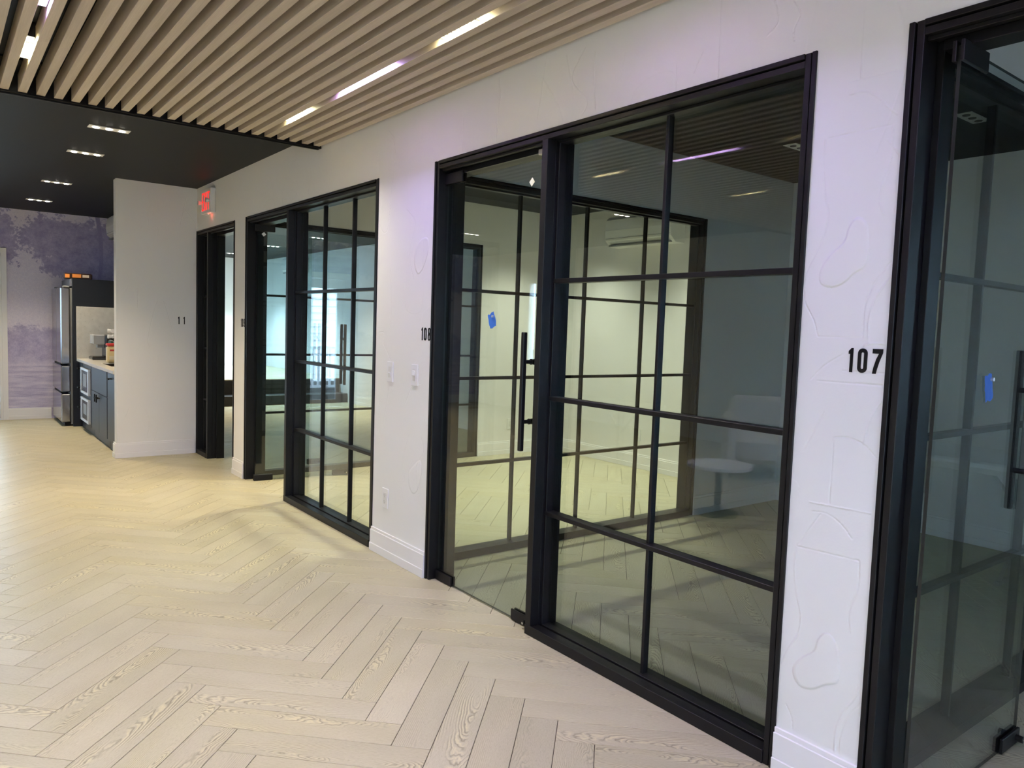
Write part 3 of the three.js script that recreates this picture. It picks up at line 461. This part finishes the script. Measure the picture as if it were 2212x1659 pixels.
plate('wall_outlet', 'white outlet on the cross wall at the far side of room 109', 'outlet', [3.05, 0.347, -6.87], 0, 'outlet');
plate('wall_outlet', 'white outlet on the end wall above the stage', 'outlet', [2.93, 0.75, FAR], 0, 'outlet');

// ------------------------------------------------------------------ tape and stickers on the glass
function crumpled(w, h, k) { const g = new THREE.PlaneGeometry(w, h, 6, 6), p = g.attributes.position; for (let i = 0; i < p.count; i++) { const x = p.getX(i), y = p.getY(i); p.setXYZ(i, x * (1 - 0.25 * Math.abs(y / h)) + 0.1 * w * N3(x * 60, y * 60, k), y + 0.12 * h * N3(y * 55, x * 55, k + 3), 0.0025 + 0.004 * Math.abs(N3(x * 70, y * 70, k + 9))); } g.computeVertexNormals(); const b = g.clone(); b.scale(1, 1, -1); return g; }
{
  const a = thing('blue_tape', 'torn blue tape patch on the closed glass door 108', 'tape', [0.0495, 1.486, -3.128], -Math.PI / 2); part('tape_piece', crumpled(0.062, 0.075, 1).rotateZ(0.35), M.tape, a); part('latch_knob', rod(0.006, 0.012, [0.010, 0.02, 0.006], 'z', 12), M.silver, a);
  const b = thing('blue_tape', 'torn blue tape patch on the open glass door 107', 'tape', [0.401, 1.315, -0.9595], 0); part('tape_piece', crumpled(0.062, 0.085, 5).rotateZ(0.25), M.tape, b); part('latch_knob', rod(0.006, 0.012, [0.012, 0.026, 0.006], 'z', 12), M.silver, b);
  const st = std(rgb(0.8, 0.8, 0.8), 0.6), tilt = (g) => g.rotateZ(0.7);
  const c = single('sticker', tilt(cbox(-0.015, 0.015, -0.015, 0.015, 0, 0.0006, 0)), st, 'small white sticker high on glass door 108', 'sticker'); c.position.set(0.049, 2.144, -2.843); c.rotation.y = -Math.PI / 2;
  const d = single('sticker', tilt(cbox(-0.014, 0.014, -0.014, 0.014, 0, 0.0006, 0)), st, 'small white sticker at the top corner of the open glass door 109', 'sticker'); d.position.set(0.112, 2.2, -6.69); d.rotation.y = -8 * Math.PI / 180;
}

// ------------------------------------------------------------------ air conditioners
function airConditioner(label, at, turn) {                        // back at local z = 0, facing local +z
  const g = thing('air_conditioner', label, 'air conditioner', at, turn), prof = [[0, 0.0], [0, 0.30], [0.17, 0.30], [0.20, 0.27], [0.215, 0.16], [0.20, 0.06], [0.13, 0.0]];
  const e = extrude(prof, 0.90, 0.006); e.rotateY(-Math.PI / 2); e.translate(0.45, 0, 0); part('casing', e, M.plastic, g);
  const v = cbox(-0.42, 0.42, -0.004, 0.004, -0.05, 0.02, 0.002); v.rotateX(-0.55); v.translate(0, 0.03, 0.175); part('air_flap', v, M.white, g);
  part('outlet_slot', cbox(-0.42, 0.42, 0.004, 0.02, 0.14, 0.19, 0.002).rotateX(0.05), M.grey, g);
  part('seam', cbox(-0.45, 0.45, 0.075, 0.078, 0.19, 0.2125, 0.0005), M.grey, g);
}
airConditioner('white wall air conditioner high in room 109', [BACK, 2.36, -5.47], -Math.PI / 2);
airConditioner('white wall air conditioner above the kitchenette', [-0.10, 2.47, -11.25], -Math.PI / 2);
airConditioner('white wall air conditioner high in the stage room', [BACK, 2.42, -15.0], -Math.PI / 2);

// ------------------------------------------------------------------ kitchenette
const KX = -0.745;
function tKnob(x, y, z) { return [rod(0.006, 0.03, [x - 0.015, y, z], 'x', 10), cbox(x - 0.042, x - 0.03, y - 0.009, y + 0.009, z - 0.045, z + 0.045, 0.003)]; }
{
  let sinkCab; const toe = 0.09, top = 0.84, body = (g, z0, z1) => part('carcass', [cbox(KX + 0.02, -0.105, toe, g === sinkCab ? 0.66 : top - 0.0005, z0, z1, 0.001), cbox(KX + 0.03, -0.105, 0, toe, z0, z1, 0.001)], M.navy, g);
  const a = thing('base_cabinet', 'dark blue drawer cabinet next to the refrigerator panel', 'cabinet'); body(a, -11.0, -10.72);
  [[0.60, 0.83], [0.36, 0.59], [0.10, 0.35]].forEach(([y0, y1]) => { const d = part('drawer', cbox(KX, KX + 0.02, y0, y1, -10.995, -10.725, 0.002), M.navy, a); part('knob', tKnob(KX, (y0 + y1) / 2 + 0.04, -10.86), M.blackMatt, d); });
  const b = thing('base_cabinet', 'dark blue cabinet holding two small silver framed appliances', 'cabinet'); body(b, -10.715, -10.06); part('front_panel', [cbox(KX, KX + 0.02, 0.10, 0.83, -10.71, -10.065, 0.002)], M.navy, b);
  [['upper silver framed built-in appliance in the dark cabinet', 0.47, 0.785], ['lower silver framed built-in appliance in the dark cabinet', 0.13, 0.42]].forEach(([l, y0, y1]) => { const m = thing('built_in_oven', l, 'appliance'), z0 = -10.70, z1 = -10.12, w = 0.03;
    part('frame', [cbox(KX - 0.03, KX - 0.0005, y0, y0 + w, z0, z1, 0.003), cbox(KX - 0.03, KX - 0.0005, y1 - w, y1, z0, z1, 0.003), cbox(KX - 0.03, KX - 0.0005, y0 + w, y1 - w, z0, z0 + w * 1.6, 0.003), cbox(KX - 0.03, KX - 0.0005, y0 + w, y1 - w, z1 - w * 1.6, z1, 0.003)], M.silver, m);
    part('door_glass', cbox(KX - 0.022, KX - 0.0005, y0 + w, y1 - w, z0 + w * 1.6, z1 - w * 1.6, 0.001), M.darkPlastic, m); part('viewing_window', cbox(KX - 0.0235, KX - 0.0222, y0 + 0.09, y1 - 0.07, z0 + 0.17, z1 - 0.17, 0.0003), M.grey, m); });
  const c = sinkCab = thing('base_cabinet', 'dark blue sink cabinet with two doors', 'cabinet'); body(c, -10.055, -9.07); part('false_front', cbox(KX, KX + 0.02, 0.555, 0.83, -10.05, -9.075, 0.002), M.navy, c);
  [[-10.05, -9.566, -9.62], [-9.56, -9.075, -9.51]].forEach(([z0, z1, k]) => { const d = part('door', cbox(KX, KX + 0.02, 0.10, 0.55, z0, z1, 0.002), M.navy, c); part('knob', [rod(0.006, 0.03, [KX - 0.015, 0.50, k], 'x', 10), cbox(KX - 0.042, KX - 0.03, 0.455, 0.545, k - 0.009, k + 0.009, 0.003), cbox(KX - 0.042, KX - 0.03, 0.491, 0.509, k - 0.03, k + 0.03, 0.003)], M.blackMatt, d); });
  const d = thing('base_cabinet', 'dark blue pull-out cabinet against the return wall', 'cabinet'); body(d, -9.06, -8.56); const dd = part('door', cbox(KX, KX + 0.02, 0.10, 0.83, -9.04, -8.565, 0.002), M.navy, d); part('knob', tKnob(KX, 0.775, -8.80), M.blackMatt, dd);
  const ct = thing('countertop', 'white stone kitchenette worktop with a sink cut-out', 'countertop');
  part('slab', [cbox(-0.775, -0.105, top, 0.875, -10.995, -9.95, 0.003), cbox(-0.775, -0.105, top, 0.875, -9.30, -8.54, 0.003), cbox(-0.775, -0.66, top, 0.875, -9.95, -9.30, 0.001), cbox(-0.22, -0.105, top, 0.875, -9.95, -9.30, 0.001)], M.stone, ct);
  part('sink_bowl', [cbox(-0.655, -0.225, 0.68, 0.69, -9.945, -9.305, 0.001), cbox(-0.659, -0.652, 0.68, 0.868, -9.945, -9.305, 0.001), cbox(-0.228, -0.221, 0.68, 0.868, -9.945, -9.305, 0.001), cbox(-0.655, -0.225, 0.68, 0.868, -9.949, -9.942, 0.001), cbox(-0.655, -0.225, 0.68, 0.868, -9.308, -9.301, 0.001)], M.steel, ct);
  single('backsplash', [cbox(-0.775, -0.112, 0.8755, 1.535, -10.998, -10.98, 0.002), cbox(-0.125, -0.1005, 0.8755, 1.5, -10.98, -8.54, 0.002)], M.stone, 'pale speckled stone backsplash behind the worktop', 'backsplash');
  const f = thing('fridge_enclosure', 'tall dark blue panel and bridge cabinet around the refrigerator', 'cabinet');
  part('side_panel', cbox(-0.815, -0.105, 0, 1.885, -11.04, -11.0, 0.002), M.navy, f); part('side_panel', cbox(-0.815, -0.105, 0, 1.885, -11.99, -11.95, 0.002), M.navy, f); part('bridge_cabinet', cbox(-0.80, -0.105, 1.79, 1.885, -11.95, -11.04, 0.002), M.navy, f); part('bridge_front', cbox(-0.82, -0.80, 1.79, 1.885, -11.945, -11.045, 0.002), std(rgb(0.12, 0.12, 0.13), 0.4), f);
  const r = thing('refrigerator', 'stainless steel refrigerator with two doors and two freezer drawers', 'refrigerator'), z0 = -11.92, z1 = -11.07, zm = (z0 + z1) / 2, fx = -0.94;
  part('body', cbox(-0.83, -0.12, 0.02, 1.765, z0 + 0.01, z1 - 0.01, 0.004), M.grey, r);
  for (const [p, q] of [[z0, zm - 0.003], [zm + 0.003, z1]]) { const o = part('door', cbox(fx, -0.835, 0.80, 1.77, p, q, 0.012), M.steel, r); part('hinge_cover', cbox(fx + 0.03, -0.84, 1.771, 1.79, q > zm ? q - 0.06 : p, q > zm ? q : p + 0.06, 0.003), M.grey, o); }
  for (const [y0, y1] of [[0.44, 0.775], [0.05, 0.415]]) { const o = part('freezer_drawer', cbox(fx, -0.835, y0, y1, z0, z1, 0.012), M.steel, r); part('grip_recess', cbox(fx + 0.02, -0.84, y1 - 0.001, y1 + 0.022, z0 + 0.05, z1 - 0.2, 0.001), M.blackMatt, o); }
  part('door_gap', cbox(fx + 0.012, -0.84, 0.82, 1.75, zm - 0.0028, zm + 0.0028, 0), M.blackMatt, r); part('kick_plate', cbox(-0.9, -0.83, 0.005, 0.045, z0 + 0.02, z1 - 0.02, 0.002), M.blackMatt, r);
  // things on the worktop and on the enclosure
  const cm = thing('coffee_maker', 'black single-cup coffee maker with a clear water tank on the worktop', 'coffee maker', [-0.52, 0.8755, -10.78]);
  part('base', cbox(-0.13, 0.13, 0, 0.035, -0.14, 0.14, 0.006), M.darkPlastic, cm); part('tower', cbox(0.02, 0.13, 0.035, 0.31, -0.14, 0.14, 0.008), M.darkPlastic, cm); part('water_tank', cbox(-0.12, 0.02, 0.19, 0.315, -0.12, 0.12, 0.012), std(rgb(0.38, 0.39, 0.4), 0.12), cm); part('drip_tray', cbox(-0.12, 0.015, 0.035, 0.045, -0.09, 0.09, 0.002), M.steel, cm); part('brew_head', cbox(-0.06, 0.02, 0.15, 0.19, -0.06, 0.06, 0.004), M.grey, cm);
  const ca = thing('canister', 'cream coloured canister with a red lid on the worktop', 'canister', [-0.535, 0.8755, -10.0]);
  part('jar', cbox(-0.06, 0.06, 0, 0.20, -0.06, 0.06, 0.018), std(rgb(0.66, 0.52, 0.26), 0.35), ca); part('lid', cbox(-0.062, 0.062, 0.2, 0.232, -0.062, 0.062, 0.012), std(rgb(0.55, 0.03, 0.03), 0.4), ca); part('print_label', [cbox(-0.035, 0.035, 0.14, 0.16, 0.0602, 0.0612, 0)], std(rgb(0.5, 0.05, 0.05), 0.5), ca); part('print_band', cbox(-0.04, 0.04, 0.04, 0.085, 0.0602, 0.0610, 0), std(rgb(0.7, 0.62, 0.45), 0.5), ca);
  const pt = thing('pod_carousel', 'wire rack of coffee pods behind the canister', 'pod rack', [-0.46, 0.8755, -10.28]);
  part('stem', [rod(0.006, 0.4, [0, 0.2, 0]), rod(0.08, 0.012, [0, 0.006, 0])], M.metal, pt);
  for (let lv = 0; lv < 5; lv++) for (let k = 0; k < 4; k++) { const an = k * Math.PI / 2 + lv * 0.5, q = rod(0.018, 0.042, [0, 0, 0], 'x', 12, 0.025); q.rotateY(-an); q.translate(0.055 * Math.cos(an), 0.10 + lv * 0.068, 0.055 * Math.sin(an)); part('coffee_pod', q, (lv + k) % 3 ? M.white : std(rgb(0.05, 0.09, 0.07), 0.4), pt); }
  const bx = thing('cookie_box', 'brown packet with orange and white print lying on the refrigerator enclosure', 'packet', [-0.72, 1.8855, -11.25]);
  part('packet', cbox(-0.16, 0.16, 0, 0.075, -0.06, 0.06, 0.012), std(rgb(0.035, 0.014, 0.008), 0.3), bx); part('print_patch', [cbox(-0.07, 0.03, 0.02, 0.065, 0.0602, 0.0612, 0), cbox(-0.15, -0.1, 0.015, 0.06, 0.0602, 0.0612, 0)], std(rgb(0.75, 0.27, 0.06), 0.5), bx); part('print_text', [cbox(0.045, 0.12, 0.025, 0.06, 0.0602, 0.0612, 0)], std(rgb(0.75, 0.62, 0.5), 0.5), bx);
  const pr = thing('paper_towel', 'white paper towel roll at the end of the worktop', 'paper towel', [-0.40, 0.8755, -8.75]); part('roll', rod(0.06, 0.27, [0, 0.15, 0], 'y', 28), M.white, pr); part('holder', [rod(0.08, 0.012, [0, 0.006, 0], 'y', 28), rod(0.008, 0.33, [0, 0.17, 0])], M.metal, pr);
}

// ------------------------------------------------------------------ double glass door to the deck, and what lies outside
{
  const g = thing('door_5', 'white framed double glass door in the mural wall', 'door', [0, 0, 0], 0, null, S), [a, b, t] = FD, z0 = MURAL - 0.12, z1 = MURAL + 0.012;
  part('door_casing', [cbox(a - 0.07, a, 0, t + 0.07, MURAL, MURAL + 0.018), cbox(b, b + 0.06, 0, t + 0.07, MURAL, MURAL + 0.018), cbox(a, b, t, t + 0.07, MURAL, MURAL + 0.018), cbox(a, a + 0.03, 0, t, z0, z1), cbox(b - 0.03, b, 0, t, z0, z1), cbox(a, b, t - 0.03, t, z0, z1)], M.trim, g);
  const m = (a + b) / 2;
  for (const [p, q] of [[a + 0.03, m], [m, b - 0.03]]) { const l = part('door_leaf', [cbox(p, p + 0.11, 0.01, t - 0.035, z0 + 0.03, z0 + 0.075), cbox(q - 0.11, q, 0.01, t - 0.035, z0 + 0.03, z0 + 0.075), cbox(p + 0.11, q - 0.11, 0.01, 0.13, z0 + 0.03, z0 + 0.075), cbox(p + 0.11, q - 0.11, 2.01, t - 0.035, z0 + 0.03, z0 + 0.075)], M.trim, g);
    part('pane', cbox(p + 0.11, q - 0.11, 0.13, 2.01, z0 + 0.05, z0 + 0.056, 0), M.clear, l); }
  part('lever_handle', [rod(0.02, 0.02, [m + 0.05, 1.02, z0 + 0.085], 'z'), cbox(m + 0.045, m + 0.16, 1.012, 1.028, z0 + 0.1, z0 + 0.115, 0.003)], M.metal, g);
  const dk = thing('deck', 'grey timber deck outside the double glass door', 'deck'); for (let k = 0; k < 22; k++) part('deck_board', cbox(-5.6, -0.2, -0.09, -0.06, -15.3 + k * 0.142, -15.3 + k * 0.142 + 0.136, 0.002), std(rgb(0.32, 0.33, 0.36), 0.8), dk);
  const rl = thing('deck_railing', 'white railing at the edge of the deck', 'railing'); part('rail', [cbox(-5.6, -0.2, 0.86, 0.92, -15.3, -15.22), cbox(-5.6, -0.2, 0.04, 0.09, -15.29, -15.23)], M.trim, rl); for (let k = 0; k < 42; k++) part('baluster', cbox(-5.55 + k * 0.13, -5.51 + k * 0.13, 0.09, 0.86, -15.28, -15.24), M.trim, rl);
  const hs = thing('neighbour_house', 'white clapboard house beyond the deck', 'building'); part('wall', cbox(-9, -3.05, -0.3, 6, -20, -19.0, 0), M.white, hs); for (let k = 0; k < 34; k++) { const c = cbox(-9.02, -3.0, -0.3 + k * 0.18, -0.3 + k * 0.18 + 0.19, -19.03, -18.985, 0.001); part('clapboard', c.rotateX(0.0), M.white, hs).rotation.x = 0; const p = c.attributes.position; for (let i = 0; i < p.count; i++) if (p.getY(i) < -0.3 + k * 0.18 + 0.05 && p.getZ(i) > -19) p.setZ(i, p.getZ(i) + 0.03); }
  const ws = thing('window_10', 'wide window in the outer wall of the stage room', 'window', [0, 0, 0], 0, null, S); part('window_frame', [cbox(-0.06, 0.11, 0.9, 0.96, -17.0, -12.6), cbox(-0.06, 0.11, 2.64, 2.7, -17.0, -12.6), cbox(-0.06, 0.11, 0.96, 2.64, -17.0, -16.94), cbox(-0.06, 0.11, 0.96, 2.64, -12.66, -12.6), cbox(-0.06, 0.11, 0.96, 2.64, -14.83, -14.77)], M.trim, ws);
  part('pane', cbox(0, 0.006, 0.96, 2.64, -16.94, -14.83, 0), M.clear, ws); part('pane', cbox(0, 0.006, 0.96, 2.64, -14.77, -12.66, 0), M.clear, ws);
}
// stage at the end of the far room
{
  const g = thing('stage', 'low stage with dark carpeted steps and a pale wooden top', 'stage');
  part('lower_step', cbox(0.11, BACK - 0.001, 0, 0.16, -13.0, -12.65, 0.01), M.carpet, g); part('stage_base', cbox(0.11, BACK - 0.001, 0, 0.40, FAR + 0.001, -13.0, 0.004), M.carpet, g);
  part('step_nosing', cbox(0.11, BACK - 0.001, 0.16, 0.164, -12.68, -12.655, 0.001), M.grey, g);
  for (let k = 0; k < 28; k++) part('stage_board', cbox(0.11, BACK - 0.001, 0.40, 0.415, -13.0 - (k + 1) * 0.149, -13.0 - k * 0.149 - 0.002, 0.001, rnd(0, 1.4), Math.floor(rnd(0, 10)) * 0.14 + 13), M.plank[k % 4], g);
}

// ------------------------------------------------------------------ furniture
{
  const t = thing('folding_table', 'long folding table with braced grey legs behind the screen of room 107', 'table', [3.05, 0, -2.2]);
  part('tabletop', cbox(-0.36, 0.36, 0.715, 0.755, -0.75, 0.75, 0.012), M.white, t); part('apron', [cbox(-0.33, -0.31, 0.68, 0.715, -0.70, 0.70, 0.003), cbox(0.31, 0.33, 0.68, 0.715, -0.70, 0.70, 0.003)], M.offwhite, t);
  for (const s of [-1, 1]) { const z = s * 0.49; const l = part('leg', [cbox(-0.035, 0.035, 0.03, 0.70, z - 0.015, z + 0.015, 0.006), bar([-0.24, 0.02, z], [0.24, 0.02, z], 0.016), bar([-0.03, 0.2, z], [-0.2, 0.03, z], 0.012), bar([0.03, 0.2, z], [0.2, 0.03, z], 0.012)], M.grey, t); part('brace', [bar([0, 0.46, z], [0, 0.70, z - 0.2], 0.011), bar([0, 0.46, z], [0, 0.70, z + 0.2], 0.011)], M.grey, l); }
  const c = thing('armchair', 'white upholstered armchair mirrored in the lower glass of front 108', 'armchair', [-4.5, 0, -4.55], 0.9);
  part('seat', cbox(-0.34, 0.34, 0.16, 0.43, -0.36, 0.34, 0.05), M.fabric, c); part('backrest', cbox(-0.38, 0.38, 0.14, 0.80, -0.48, -0.34, 0.06), M.fabric, c);
  for (const s of [-1, 1]) part('armrest', cbox(s > 0 ? 0.345 : -0.46, s > 0 ? 0.46 : -0.345, 0.12, 0.62, -0.4, 0.36, 0.05), M.fabric, c);
  for (const [x, z] of [[-0.38, -0.38], [0.38, -0.38], [-0.38, 0.28], [0.38, 0.28]]) part('leg', rod(0.016, 0.14, [x, 0.07, z], 'y', 12, 0.022), M.blackMatt, c);
  const r = thing('side_table', 'small round white side table mirrored in the glass of front 108', 'table', [-2.62, 0, -3.75]);
  part('table_top', rod(0.26, 0.025, [0, 0.40, 0], 'y', 40), M.white, r); part('stem', rod(0.025, 0.38, [0, 0.20, 0], 'y', 16), M.blackMatt, r); part('foot', rod(0.17, 0.015, [0, 0.0085, 0], 'y', 32), M.blackMatt, r);
}
scene.traverse((o) => { if (o.isMesh) o.castShadow = o.receiveShadow = true; });
renderer.render(scene, camera);
